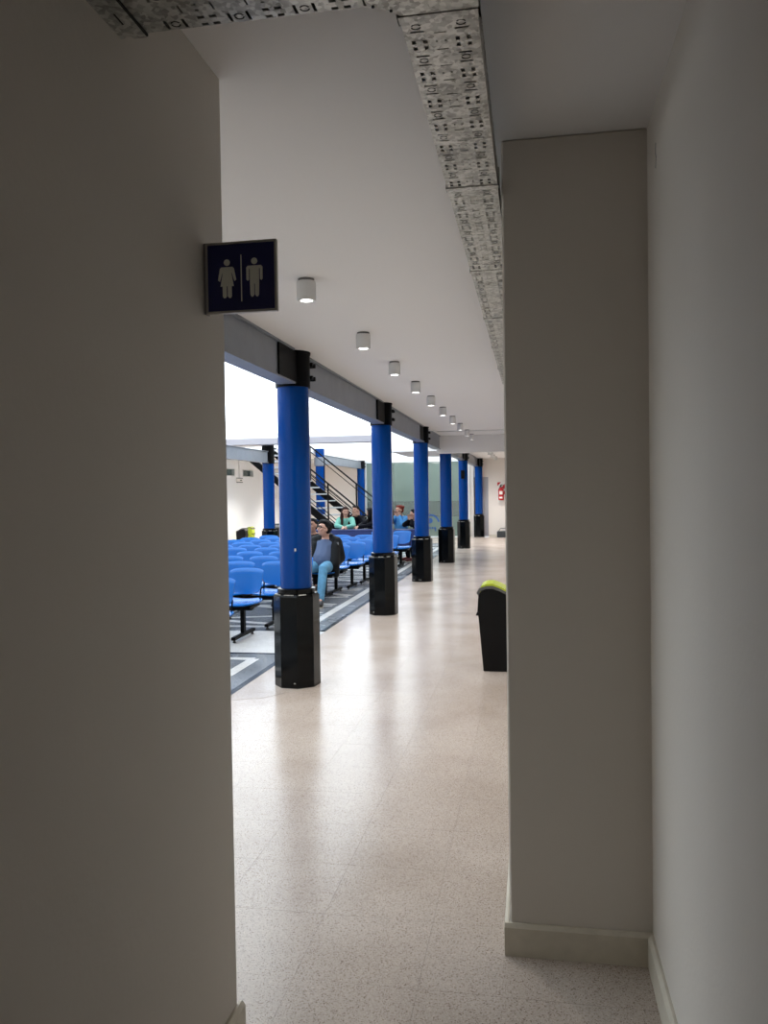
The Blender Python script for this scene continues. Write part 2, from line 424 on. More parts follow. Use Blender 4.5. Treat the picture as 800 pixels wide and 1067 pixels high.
# downstand beams across the aisle and ceiling conduit
db = bmesh.new(); box(db, -1.98, -0.098, 17.3, 17.75, 2.435, H, bev=0.004); struct('trim_1', db, M['ceil'])
db = bmesh.new(); box(db, -3.05, -1.98, 17.75, 20.6, 2.50, 2.56); struct('trim_2', db, M['ceil'])
cb = bmesh.new(); tube(cb, (-1.80, 15.95, 2.778), (-0.1, 15.95, 2.778), 0.011); tube(cb, (-1.80, 15.95, 2.778), (-1.93, 15.2, 2.778), 0.011)
for x in (-1.5, -0.9, -0.3): box(cb, x-0.012, x+0.012, 15.93, 15.97, 2.765, H-0.002)
tag(link_mesh('electrical_conduit', cb, M['lampgrey']), 'thin grey conduit running across the corridor ceiling before the dropped beam', 'pipe')
# meeting room behind the glass
struct('wall_room_back', B(-6.4, -2.0, 33.0, 33.15, 0, 2.8), M['frost'] if False else M['doorgrey'])
struct('wall_room_left', B(-6.4, -6.25, 29.75, 33.0, 0, 2.8), M['white'])
struct('wall_room_right', B(-2.22, -2.07, 29.66, 33.0, 0, 2.8), M['white'])

# ================================================================= GLASS PARTITION
gp = thing('glass_partition', 'green tinted glass office front between two pale posts at the far end of the hall', 'glass wall', (-4.1, 29.42, 0))
edges = [-5.95, -4.95, -4.05, -3.15, -2.24]
def L(bm_fn, name, m, parent, off=(-4.1, 29.42, 0)):
    o = link_mesh(name, bm_fn, m, parent); o.location = (-off[0], -off[1], -off[2]); return o
for a, b in zip(edges, edges[1:]):
    L(B(a+0.008, b-0.008, 29.42, 29.43, 0.04, 2.70), 'pane', M['glass'], gp)
    L(B(a+0.008, b-0.008, 29.413, 29.417, 0.75, 1.30), 'frosted_band', M['frost'], gp)
    L(B(a+0.008, b-0.008, 29.434, 29.438, 0.04, 2.10), 'dark_lower_pane', M['panetint'], gp)  # darkens each pane below its lighter top
fr = bmesh.new(); box(fr, -5.98, -2.22, 29.40, 29.45, 0, 0.04); box(fr, -5.98, -2.22, 29.40, 29.45, 2.70, 2.78)
L(fr, 'rail', M['mullion'], gp)
for x in (-5.96, -4.05, -2.24): L(B(x-0.03, x+0.03, 29.39, 29.46, 0.04, 2.70), 'post', M['mullion'], gp)
lg = bmesh.new()
cx, cz = -3.62, 0.50
n = 18
for k in range(n):
    a0 = math.radians(10+k*105/n); a1 = math.radians(10+(k+1)*105/n)
    r0, r1 = 0.27, 0.33
    prism(lg, [(cx+r0*math.cos(a0), cz+r0*math.sin(a0)), (cx+r1*math.cos(a0), cz+r1*math.sin(a0)), (cx+r1*math.cos(a1), cz+r1*math.sin(a1)), (cx+r0*math.cos(a1), cz+r0*math.sin(a1))], 'y', 29.408, 29.412)
q = Matrix.Rotation(PI/2, 4, 'X'); q.translation = (cx-0.02, 29.410, cz+0.10); lathe(lg, [(0.10, 0), (0.10, 0.004)], 16, mtx=q)
for k in range(4): box(lg, cx-0.14+0.09*k, cx-0.08+0.09*k, 29.408, 29.412, cz-0.20, cz-0.13)
box(lg, cx+0.16, cx+0.20, 29.408, 29.412, cz-0.28, cz-0.16)
o = L(lg, 'logo_film', M['logo'], gp); o['label'] = 'blue round arc emblem on the glass'
rs = thing('blue_reflection', 'small blue hanging sign inside the glass office near its ceiling', 'sign', (-4.5, 30.6, 2.35))  # blue strip added in place of a reflection in the glass
link_mesh('face_panel', B(-0.28, 0.28, -0.02, 0.02, 0, 0.07), M['reflectblue'], rs)
hb = bmesh.new(); tube(hb, (-0.2, 0, 0.07), (-0.2, 0, 0.43), 0.004); tube(hb, (0.2, 0, 0.07), (0.2, 0, 0.43), 0.004); link_mesh('hanger', hb, M['blackmat'], rs)
for i, x in enumerate((-4.55, -3.60)):
    c = thing('ceiling_light', ['small lit ceiling panel inside the glass office, left one', 'small lit ceiling panel inside the glass office, right one'][i], 'light', (x, 31.2, 2.78))
    link_mesh('frame', B(-0.16, 0.16, -0.16, 0.16, -0.04, 0), M['lampgrey'], c); link_mesh('diffuser', B(-0.13, 0.13, -0.13, 0.13, -0.05, -0.04), M['lamp'], c)

# ================================================================= CABLE TRAY
def slot_plate(bm, x0, x1, y0, y1, z0, z1, holes):
    rd = lambda v: round(v, 4)
    holes = [tuple(map(rd, h)) for h in holes]; x0, x1, y0, y1 = map(rd, (x0, x1, y0, y1))
    xs = sorted({x0, x1, *[v for h in holes for v in h[:2]]}); ysx = sorted({y0, y1, *[v for h in holes for v in h[2:]]})
    def inh(x, y): return any(h[0] < x < h[1] and h[2] < y < h[3] for h in holes)
    V = {}
    def vv(x, y, z):
        k = (round(x, 5), round(y, 5), z)
        if k not in V: V[k] = bm.verts.new((x, y, z))
        return V[k]
    xi = len(xs)-1; yi = len(ysx)-1
    solid = [[not inh((xs[i]+xs[i+1])/2, (ysx[j]+ysx[j+1])/2) for i in range(xi)] for j in range(yi)]
    for j in range(yi):
        for i in range(xi):
            if not solid[j][i]: continue
            a, b, c, d = xs[i], xs[i+1], ysx[j], ysx[j+1]
            bm.faces.new((vv(a, c, z0), vv(b, c, z0), vv(b, d, z0), vv(a, d, z0)))
            for di, dj, e in ((-1, 0, ((a, c), (a, d))), (1, 0, ((b, c), (b, d))), (0, -1, ((a, c), (b, c))), (0, 1, ((a, d), (b, d)))):
                ii, jj = i+di, j+dj
                if not (0 <= ii < xi and 0 <= jj < yi) or not solid[jj][ii]:
                    (p, q) = e
                    bm.faces.new((vv(*p, z0), vv(*q, z0), vv(*q, z1), vv(*p, z1)))
def ring(bm, cx, cy, z, r0=0.0078, r1=0.0112, seg=14, gap=0.5):
    for k in range(seg):
        a0 = gap/2+k*(2*PI-gap)/seg; a1 = gap/2+(k+1)*(2*PI-gap)/seg
        if k == seg//2: continue
        prism(bm, [(cx+r0*math.cos(a0), cy+r0*math.sin(a0)), (cx+r1*math.cos(a0), cy+r1*math.sin(a0)), (cx+r1*math.cos(a1), cy+r1*math.sin(a1)), (cx+r0*math.cos(a1), cy+r0*math.sin(a1))], 'z', z-0.0004, z)
TZ = 2.60
def pattern(y0, y1, xc, w, margin=0.05, transverse=False):
    """slots of one tray length, running along u; returns holes (u across, v along)"""
    holes = []; rings = []
    per = 0.141; n = int((y1-y0-2*margin)/per+0.02)
    start = (y0+y1)/2-n*per/2+per/2
    for k in range(n):
        c = start+k*per
        for xo in (-0.052, 0.045):
            x = xc+xo
            for s in (-1, 1):
                holes.append((x-0.015, x+0.015, c-0.037+s*0.020-0.0034, c-0.037+s*0.020+0.0034))
                for t in (-1, 1): holes.append((x+t*0.0125-0.0046, x+t*0.0125+0.0046, c+0.037+s*0.013-0.0075, c+0.037+s*0.013+0.0075))
            rings.append((x, c-0.037))
        x = xc-0.004
        holes.append((x-0.013, x+0.013, c-0.009, c-0.005)); holes.append((x-0.013, x+0.013, c+0.060, c+0.064))
        for t in (-1, 1): holes.append((x+t*0.010-0.002, x+t*0.010+0.002, c+0.022, c+0.030))
    return holes, rings
secs = [(1.748, 2.735), (2.745, 3.775), (3.785, 4.815), (4.825, 5.79), (5.80, 6.80), (6.81, 7.80)]
lab = ['perforated galvanised tray length nearest the camera, beside the dropped wall corner', 'second perforated galvanised tray length along the right wall', 'third perforated galvanised tray length along the right wall',
       'fourth galvanised tray length along the right wall', 'fifth galvanised tray length far along the right wall', 'last galvanised tray length far along the right wall']
tx0, tx1 = -0.265, -0.104
for i, (a, b) in enumerate(secs):
    t = thing('cable_tray', lab[i], 'cable tray', ((tx0+tx1)/2, a, TZ), group='galvanised tray lengths along the right wall')
    xc = 0; w = (tx1-tx0)/2
    holes, rings = pattern(0, b-a, 0, w*2, 0.0)
    bm = bmesh.new(); slot_plate(bm, -w, w, 0, b-a, 0.0, 0.0015, holes)
    link_mesh('perforated_base', bm, M['galv'], t)
    sb = bmesh.new(); box(sb, -w-0.0015, -w, 0, b-a, 0, 0.06); box(sb, w, w+0.0015, 0, b-a, 0, 0.06); link_mesh('side_flange', sb, M['galv'], t)
    rb = bmesh.new()
    for x, y in rings: ring(rb, x, y, 0.0)
    o = link_mesh('knockout', rb, M['dark'], t); o['kind'] = 'stuff'
    link_mesh('lid', B(-w-0.003, w+0.003, 0, b-a, 0.0605, 0.063), M['galv'], t)
    jb = bmesh.new(); box(jb, -w-0.006, w+0.008, -0.012, 0.020, -0.0025, -0.0005); box(jb, -w-0.006, -w-0.003, -0.012, 0.02, -0.0025, 0.055); box(jb, w+0.003, w+0.008, -0.012, 0.02, -0.0025, 0.055)
    link_mesh('joint_strap', jb, M['galv'], t)
    gb = bmesh.new(); box(gb, -w-0.001, w+0.001, b-a+0.0005, b-a+0.004, 0.001, 0.05); link_mesh('joint_gap', gb, M['dark'], t)
    hb = bmesh.new()
    for y in (0.25*(b-a), 0.8*(b-a)): tube(hb, (0, y, 0.063), (0, y, H-TZ), 0.004)
    link_mesh('hanger_rod', hb, M['galv'], t)
# transverse tray from the left wall, with the chamfered corner
t = thing('cable_tray', 'perforated galvanised tray length crossing overhead from the left wall', 'cable tray', (-0.56, 1.54, TZ))
holes, rings = pattern(-0.24, 0.25, 0, 0.3, 0.0)
hs = []
for (a, b, c, d) in holes:
    if c < -0.24 or d > 0.23: continue
    for off in (-0.075, 0.075): hs.append((c, d, off-b, off-a))
hs = [(h[0], h[1], min(h[2], h[3]), max(h[2], h[3])) for h in hs]
bm = bmesh.new()
slot_plate(bm, -0.25, 0.230, -0.145, 0.145, 0, 0.0015, hs)
link_mesh('perforated_base', bm, M['galv'], t)
rb = bmesh.new()
for x, y in rings:
    for off in (-0.075, 0.075): ring(rb, y, -x+off, 0.0)
o = link_mesh('knockout', rb, M['dark'], t); o['kind'] = 'stuff'
sb = bmesh.new(); box(sb, -0.25, 0.235, 0.145, 0.1465, 0, 0.06); box(sb, -0.25, 0.235, -0.1465, -0.145, 0, 0.06); link_mesh('side_flange', sb, M['galv'], t)
link_mesh('lid', B(-0.25, 0.235, -0.148, 0.148, 0.0605, 0.063), M['galv'], t)
hb = bmesh.new(); tube(hb, (0, 0, 0.063), (0, 0, H-TZ), 0.004); link_mesh('hanger_rod', hb, M['galv'], t)
t = thing('cable_tray', 'plain galvanised corner piece joining the crossing tray to the long tray', 'cable tray', (-0.2, 1.6, TZ))
bm = bmesh.new(); prism(bm, [(-0.125, -0.205), (0.10, -0.205), (0.10, 0.133), (-0.062, 0.133), (-0.085, 0.108), (-0.125, 0.085)], 'z', -0.001, 0.0015)
link_mesh('corner_plate', bm, M['galv'], t)
sb = bmesh.new()
pp = [(-0.062, 0.133), (-0.085, 0.108), (-0.125, 0.085)]
for a, b in zip(pp, pp[1:]):
    d = Vector((b[0]-a[0], b[1]-a[1])); nn = Vector((d.y, -d.x)).normalized()*0.0015
    prism(sb, [a, b, (b[0]+nn.x, b[1]+nn.y), (a[0]+nn.x, a[1]+nn.y)], 'z', 0, 0.06)
box(sb, 0.10, 0.1015, -0.205, 0.133, 0, 0.06)
link_mesh('side_flange', sb, M['galv'], t)
link_mesh('lid', B(-0.125, 0.10, -0.205, 0.085, 0.0605, 0.063), M['galv'], t)
rv = bmesh.new()
for x, y in ((-0.112, 0.088), (-0.078, 0.110)):
    lathe(rv, [(0.003, -0.0035), (0.003, 0)], 8, c=(x, y, 0))
link_mesh('rivet', rv, M['dark'], t)
hb = bmesh.new(); tube(hb, (0, -0.05, 0.063), (0, -0.05, H-TZ), 0.004); link_mesh('hanger_rod', hb, M['galv'], t)
t = thing('tray_end_bracket', 'galvanised end strip of the crossing tray fixed to the left wall', 'bracket', (LW+0.033, 1.5, TZ-0.004))
bm = bmesh.new(); prism(bm, [(-0.028, -0.35), (0.026, -0.35), (0.026, 0.195), (-0.004, 0.195), (-0.010, 0.185), (-0.022, 0.185), (-0.022, 0.190), (-0.028, 0.190)], 'z', 0, 0.003)
link_mesh('end_plate', bm, M['galv'], t)
bm = bmesh.new(); box(bm, -0.033, -0.028, -0.35, 0.19, 0, 0.07); link_mesh('wall_flange', bm, M['galv'], t)
bm = bmesh.new(); box(bm, 0.0262, 0.030, -0.35, 0.19, -0.001, 0.004); link_mesh('edge_lip', bm, M['dark'], t)
bm = bmesh.new()
for k in range(5): box(bm, -0.004, 0.0, -0.30+k*0.1, -0.26+k*0.1, -0.0005, 0.0)
link_mesh('slot', bm, M['dark'], t)

# ================================================================= RESTROOM SIGN
s = thing('restroom_sign', 'navy restroom sign with woman and man pictograms on the left wall edge', 'sign', (-0.762, 2.13, 2.185))
s.scale = (0.985, 1.0, 0.985)
link_mesh('face_panel', B(-0.095, 0.095, -0.008, 0.002, -0.090, 0.090), M['navysign'], s)
fb = bmesh.new()
for q in ((-0.101, 0.101, 0.090, 0.096), (-0.101, 0.101, -0.096, -0.090), (-0.101, -0.095, -0.09, 0.09), (0.095, 0.101, -0.09, 0.09)):
    box(fb, q[0], q[1], -0.011, 0.002, q[2], q[3])
link_mesh('frame', fb, M['alu'], s)
link_mesh('bracket', B(-0.1055, -0.101, -0.010, 0.014, -0.096, 0.096), M['lampdark'], s)
link_mesh('divider_line', B(-0.0008, 0.0020, -0.0092, -0.008, -0.066, 0.060), M['picto'], s)
def disc(bm, cx, cz, r, y0=-0.0095, y1=-0.008, seg=16):
    prism(bm, [(cx+r*math.cos(2*PI*k/seg), cz+r*math.sin(2*PI*k/seg)) for k in range(seg)], 'y', y0, y1)
def picto(woman):
    bm = bmesh.new(); cx = -0.040 if woman else 0.038
    disc(bm, cx, 0.041, 0.0088)
    e = 0.0
    def poly(p): prism(bm, [(cx+x, z) for x, z in p], 'y', -0.0095, -0.008)
    if woman:
        poly([(-0.016, 0.029), (0.016, 0.029), (0.0125, 0.012), (0.019, -0.023), (-0.019, -0.023), (-0.0125, 0.012)])
        for sg in (-1, 1):
            poly([(sg*0.010, 0.029), (sg*0.016, 0.029), (sg*0.020, 0.025), (sg*0.026, -0.006), (sg*0.021, -0.010), (sg*0.013, 0.015)])
            poly([(sg*0.0015, -0.022), (sg*0.013, -0.022), (sg*0.013, -0.050), (sg*0.010, -0.055), (sg*0.005, -0.055), (sg*0.0015, -0.050)])
    else:
        poly([(-0.018, 0.029), (0.018, 0.029), (0.013, 0.020), (0.013, -0.020), (-0.013, -0.020), (-0.013, 0.020)])
        for sg in (-1, 1):
            poly([(sg*0.013, 0.029), (sg*0.019, 0.029), (sg*0.023, 0.024), (sg*0.023, -0.008), (sg*0.019, -0.012), (sg*0.0155, -0.008), (sg*0.0155, 0.018)])
            poly([(sg*0.0012, -0.019), (sg*0.013, -0.019), (sg*0.012, -0.050), (sg*0.009, -0.055), (sg*0.005, -0.055), (sg*0.0012, -0.050)])
    return bm
link_mesh('woman_pictogram', picto(True), M['picto'], s); link_mesh('man_pictogram', picto(False), M['picto'], s)

# ================================================================= COLUMNS AND BEAMS
def make_column(name, label, x, y, top=2.50, tall=False, plates=True, face=0.0, group='blue round columns along the corridor'):
    c = thing(name, label, 'column', (x, y, 0), group=group)
    R = 0.192
    pb = bmesh.new(); lathe(pb, [(R, 0.0), (R, 0.755), (R*0.93, 0.772)], 8, rot=face); link_mesh('plinth', pb, M['black'], c)
    kb = bmesh.new(); lathe(kb, [(0.150, 0.772), (0.160, 0.780), (0.160, 0.815), (0.145, 0.822)], 28); link_mesh('collar', kb, M['black'], c, smooth=True)
    wb = bmesh.new(); rr = random.Random(int(y*10))
    for k in range(7):
        a = rr.uniform(PI, 2*PI); w = rr.uniform(0.02, 0.07)
        for z, r in ((0.772, 0.1805),):
            aa = face+PI/4*round((a-face)/(PI/4))+PI/8
            m = Matrix.Translation((0.174*math.cos(aa), 0.174*math.sin(aa), z)) @ Matrix.Rotation(aa, 4, 'Z')
            o_ = rr.uniform(-0.03, 0.03); box(wb, -0.010, 0.002, o_-w/2, o_+w/2, -0.004, 0.002, mtx=m)
    for k in range(5):
        aa = face+PI/4*rr.randint(4, 7)+PI/8
        m = Matrix.Translation((0.1772*math.cos(aa), 0.1772*math.sin(aa), rr.uniform(0.01, 0.05))) @ Matrix.Rotation(aa, 4, 'Z')
        o_ = rr.uniform(-0.06, 0.06); box(wb, -0.002, 0.001, o_-0.008, o_+0.008, -0.004, 0.004, mtx=m)
    o = link_mesh('paint_chip', wb, M['worn'], c)
    sb = bmesh.new(); lathe(sb, [(0.134, 0.815), (0.134, 2.93 if tall else top)], 40); link_mesh('shaft', sb, M['blue'], c, smooth=True)
    if not tall:
        hb = bmesh.new(); lathe(hb, [(0.146, top-0.005), (0.146, H-0.02), (0.152, H-0.02), (0.152, H)], 28); 
        for sg in ((-1, 1) if plates else ()): box(hb, min(sg*0.050, sg*0.073), max(sg*0.050, sg*0.073), -0.60, 0.24, top+0.022, H-0.016)
        link_mesh('capital', hb, M['blackmat'], c, smooth=True)
        bo = bmesh.new()
        for z in (2.58, 2.69):
            for yy in (0.04, 0.12): tube(bo, (0.06, yy, z), (0.165, yy, z), 0.020, seg=6)
        link_mesh('bolt', bo, M['blackmat'], c)
    else:
        hb = bmesh.new(); lathe(hb, [(0.15, 2.42), (0.17, 2.44), (0.17, 2.66), (0.15, 2.68)], 28); link_mesh('capital', hb, M['beam'], c, smooth=True)
    return c
labs = ['nearest blue column with black octagonal plinth, left of the corridor', 'second blue column from the camera, with chips low on its black plinth', 'third blue column from the camera along the corridor',
        'fourth blue column, under the end of the dropped ceiling beam', 'fifth blue column, with a small black box high on its shaft', 'last blue column, against the cream end wall']
for i, y in enumerate(YC):
    c = make_column('column', labs[i], XCL[i], y, face=math.radians(-74))
    if i == 0:
        ch = bmesh.new(); q = Matrix.Translation((0.037, -0.1275, 1.14)) @ Matrix.Rotation(math.radians(-75), 4, 'Z')
        box(ch, -0.004, 0.006, -0.010, 0.004, -0.008, 0.016, mtx=q); o = link_mesh('paint_chip', ch, M['worn'], c); o['label'] = 'small pale chip in the blue paint'
    if i == 4:
        bx = bmesh.new(); box(bx, -0.05, 0.05, -0.20, -0.125, 1.98, 2.22, bev=0.008); o = link_mesh('junction_box', bx, M['blackmat'], c)
far = [('left blue column standing before the white wall and the stair', 18.6, False), ('tall blue column with a grey sleeve behind the stair rails', 23.4, True), ('far blue column by the pale post of the glass front', 29.2, False)]
for l, y, tall in far: make_column('column', l, X2, y, tall=tall, plates=False, group='blue round columns across the atrium', top=2.34 if y < 20 else 2.5)

def ibeam(name, label, x, y0, y1, z0, z1, group):
    bm = bmesh.new(); w = 0.075; t = 0.014
    box(bm, x-w, x+w, y0, y1, z0, z0+t); box(bm, x-w, x+w, y0, y1, z1-t, z1); box(bm, x-0.05, x+0.05, y0, y1, z0+t, z1-t)
    o = link_mesh(name, bm, M['beam']); tag(o, label, 'beam', group)
    return o
ys = [2.29]+YC
nm = ['grey steel beam from the left wall to the first blue column', 'grey steel beam between the first and second blue columns', 'grey steel beam between the second and third blue columns',
      'grey steel beam between the third and fourth blue columns', 'grey steel beam between the fourth and fifth blue columns', 'grey steel beam between the fifth and last blue columns']
for i in range(6):
    a = ys[i]+(0.02 if i == 0 else 0.20); b = ys[i+1]-0.20
    if i == 3: b = 17.28
    if i == 4: a = 18.99
    ibeam('steel_beam', nm[i], XC, a, b, 2.505, H, 'grey steel beams over the corridor columns')
ibeam('steel_beam', 'grey steel beam at the upper left reaching the left far column', X2, 2.3, 18.4, 2.35, 2.62, 'grey steel beams across the atrium')
ibeam('steel_beam', 'grey steel beam behind the stair rails ending at the far column', X2, 23.6, 28.98, 2.50, 2.76, 'grey steel beams across the atrium')
# bridge
b = thing('walkway_bridge', 'white walkway slab crossing the bright atrium above the stair', 'bridge', (-4.65, 18.2, 2.75))
link_mesh('deck', B(-4.30, 1.32, -0.3, 0.10, 0, 0.14), M['slab'], b)
link_mesh('soffit_lamp', B(1.13, 1.25, -0.25, -0.12, -0.045, 0), M['lampgrey'], b)

# ================================================================= CEILING LIGHTS
l0 = thing('ceiling_light', '', 'light', (-1.22, 4.445, H))
bm = bmesh.new(); lathe(bm, [(0.045, -0.014), (0.045, 0)], 28); link_mesh('base', bm, M['lampdark'], l0, smooth=True)
bm = bmesh.new(); lathe(bm, [(0.033, -0.118), (0.050, -0.122), (0.053, -0.119), (0.053, -0.017), (0.050, -0.013)], 32, caps=False)
lathe(bm, [(0.050, -0.014), (0.033, -0.014)], 32, caps=False)
link_mesh('housing', bm, M['lampgrey'], l0, smooth=True)
bm = bmesh.new(); lathe(bm, [(0.001, -0.1185), (0.033, -0.1185), (0.033, -0.112), (0.001, -0.112)], 24); link_mesh('lamp_disc', bm, M['lamp'], l0)
LY = LIGHT_Y[:10]
words = ['nearest', 'second', 'third', 'fourth', 'fifth', 'sixth', 'seventh', 'eighth', 'ninth', 'tenth']
allL = [(y, '%s grey cylinder spotlight on the corridor ceiling' % words[i]) for i, y in enumerate(LY)]
allL += [(y, '%s of the tiny spotlights beyond the dropped beam' % w) for y, w in ((24.0, 'nearest'), (25.4, 'second'), (26.8, 'third'), (28.2, 'farthest'))]
for i, (y, l) in enumerate(allL):
    o = l0 if i == 0 else copy_tree(l0)
    o.location = (-1.22, y, H); o['label'] = l; o['category'] = 'light'; o['group'] = 'cylinder spotlights on the corridor ceiling'
for y, l in zip(AISLE_Y, ('nearest', 'middle', 'farthest')):
    o = copy_tree(l0); o.location = (-7.35, y, H); o['label'] = '%s grey cylinder spotlight on the ceiling of the left aisle' % l; o['group'] = 'cylinder spotlights on the left aisle ceiling'

# ================================================================= TANDEM BENCHES
def back_fn(u, v):
    # v 0 bottom .. 1 top
    halfw = 0.172+0.028*v
    if v < 0.2: halfw -= 0.022*((0.2-v)/0.2)**2
    if v > 0.9: halfw -= 0.010*((v-0.9)/0.1)**2
    z = 0.525+0.245*v
    z += (1-v)*(-0.035)*(1-u*u) + 0.012*(1-u*u)*v - 0.016*(abs(u)**8)*v
    y = 0.0-0.028*abs(u)**2 + 0.05*v
    if v > 0.88: y += 0.022*((v-0.88)/0.12)**2; z -= 0.006*((v-0.88)/0.12)**2
    return Vector((u*halfw, y, z))
def seat_fn(u, v):
    # v 0 rear .. 1 front
    halfw = 0.20+0.012*math.sin(v*PI)
    if v > 0.85: halfw -= 0.03*((v-0.85)/0.15)**2
    if v < 0.12: halfw -= 0.03*((0.12-v)/0.12)**2
    y = 0.0-0.41*v
    z = 0.425+0.015*u*u - 0.010*math.sin(v*PI) - 0.028*max(0, v-0.8)**1.5*8*0.5 + 0.012*(v < 0.1)
    return Vector((u*halfw, y, z))
def make_bench(n):
    t = thing('tandem_bench', '', 'bench')
    pitch = 0.49
    xs = [-(0.21+pitch*k) for k in range(n)]
    mb = bmesh.new(); box(mb, xs[-1]-0.10, xs[0]+0.10, -0.12, -0.04, 0.325, 0.375, bev=0.004); link_mesh('beam', mb, M['blackmat'], t)
    bk0 = se0 = br0 = None
    for x in xs:
        if bk0 is None:
            bk0 = link_mesh('backrest', sheet(back_fn, 14, 16, 0.012), M['seat'], t, smooth=True)
            se0 = link_mesh('seat', sheet(seat_fn, 10, 10, 0.014), M['seat'], t, smooth=True)
            bb = bmesh.new()
            for sg in (-1, 1):
                tube(bb, (sg*0.165, -0.03, 0.405), (sg*0.170, 0.01, 0.56), 0.011, 0.009, 6)
            box(bb, -0.17, 0.17, -0.36, -0.04, 0.375, 0.400)
            br0 = link_mesh('seat_bracket', bb, M['blackmat'], t)
            trio = (bk0, se0, br0)
        else:
            trio = tuple(o.copy() for o in (bk0, se0, br0))
            for o in trio: col.objects.link(o); o.parent = t
        for o in trio: o.location = (x, 0, 0)
    for x in (xs[0]-0.03, xs[-1]+0.03):
        lb = bmesh.new(); box(lb, x-0.022, x+0.022, -0.065, -0.005, 0.05, 0.325)
        lg = link_mesh('leg', lb, M['blackmat'], t)
        fb = bmesh.new(); box(fb, x-0.024, x+0.024, -0.36, 0.30, 0.030, 0.065, bev=0.004); link_mesh('foot_bar', fb, M['blackmat'], lg)
        gb = bmesh.new()
        for y in (-0.32, 0.26): lathe(gb, [(0.018, 0), (0.018, 0.012), (0.008, 0.03)], 10, c=(x, y, 0))
        link_mesh('glide', gb, M['chrome'], lg)
    return t
b3 = make_bench(3); b3['label'] = 'x'
b2 = make_bench(2)
G = 'blue tandem benches in rows'
rows = [(7.78, -2.91, (3,)), (8.80, -2.96, (3,)), (9.72, -2.89, (3, 3)), (10.60, -2.87, (3, 3)), (11.45, -3.37, (2, 3)), (12.28, -2.90, (3, 3)),
        (12.98, -2.90, (3, 3)), (13.72, -2.80, (3, 3)), (14.48, -2.74, (3, 3)), (15.25, -2.72, (3, 3)), (16.05, -2.60, (3, 3)), (17.75, -2.60, (2,))]
ords = ['first', 'second', 'third', 'fourth', 'fifth', 'sixth', 'seventh', 'eighth', 'ninth', 'tenth', 'eleventh', 'twelfth']
used = set()
for i, (y, xr, ns) in enumerate(rows):
    x = xr
    for k, n in enumerate(ns):
        src = b3 if n == 3 else b2
        if n not in used: o = src; used.add(n)
        else: o = copy_tree(src)
        o.location = (x, y, 0.0034); x -= 0.49*n+0.03
        if k == 0 and i == 5: l = 'blue plastic bench the seated man in the black jacket sits on'
        elif i == 11: l = 'short blue two-seat bench right before the navy tables'
        else: l = 'blue plastic bench on black T-legs, %s end of the %s row from the front' % (('corridor', 'left')[k], ords[i])
        o['label'] = l; o['category'] = 'bench'; o['group'] = G

# ================================================================= BINS
def make_bin(name, label, loc, rz, lid, group=None, tall=0.83, sc=1.0, body=None):
    t = thing(name, label, 'bin', loc, rz, group); t.scale = (sc, sc, sc)
    k = tall/0.83
    # side profile in local x (front is -x) / z, extruded along y
    prof = [(-0.150, 0), (0.150, 0), (0.185, 0.60), (0.185, 0.66), (0.10, 0.70), (0.0, 0.755), (-0.06, 0.778), (-0.12, 0.775), (-0.165, 0.755), (-0.187, 0.715), (-0.200, 0.54), (-0.178, 0.53)]
    bm = bmesh.new(); prism(bm, [(x, z*k) for x, z in prof], 'y', -0.24, 0.10)
    bmesh.ops.bevel(bm, geom=[e for e in bm.edges if abs((e.verts[0].co-e.verts[1].co).y) < 1e-6], offset=0.012, segments=2, affect='EDGES')
    link_mesh('body', bm, body or M['binblack'], t)
    bm = bmesh.new(); prism(bm, [(-0.212, 0.525*k), (-0.185, 0.525*k), (-0.185, 0.56*k), (-0.200, 0.56*k)], 'y', -0.245, 0.105); link_mesh('front_lip', bm, M['binblack'], t)
    def arch(off0, off1):
        top = [(0.187, 0.66), (0.10, 0.702), (0.0, 0.757), (-0.06, 0.780), (-0.12, 0.777), (-0.168, 0.757), (-0.190, 0.715)]
        a = [(x*1.0-(off1 if x < -0.15 else 0)*0.6, z*k+off1) for x, z in top]; b = [(x-(off0 if x < -0.15 else 0)*0.6, z*k+off0) for x, z in reversed(top)]
        return a+b
    bm = bmesh.new(); prism(bm, arch(-0.002, 0.022), 'y', -0.247, 0.107); link_mesh('rim', bm, M['bingrey'], t)
    bm = bmesh.new(); prism(bm, [(x if x > -0.17 else x+0.03, z) for x, z in arch(0.022, 0.040)], 'y', -0.235, 0.095); link_mesh('lid', bm, lid, t)
    return t
make_bin('waste_bin', 'black waste bin with a lime green lid beside the right wall corner', (-0.300, 7.60, 0), 0, M['lime'], tall=0.79)
make_bin('waste_bin', 'black bin with black lid near the far left white wall', (-8.60, 23.55, 0), PI, M['binblack'], sc=0.76)
make_bin('waste_bin', 'bin with lime yellow lid behind the black bin at the far left', (-8.60, 24.15, 0), PI, M['lime'], sc=0.78, body=M['lime'])
o = make_bin('waste_bin', 'dark rounded bin just left of the nearest blue column, behind the seats', (-6.33, 19.95, 0), PI*0.5, M['binblack'], tall=0.9)

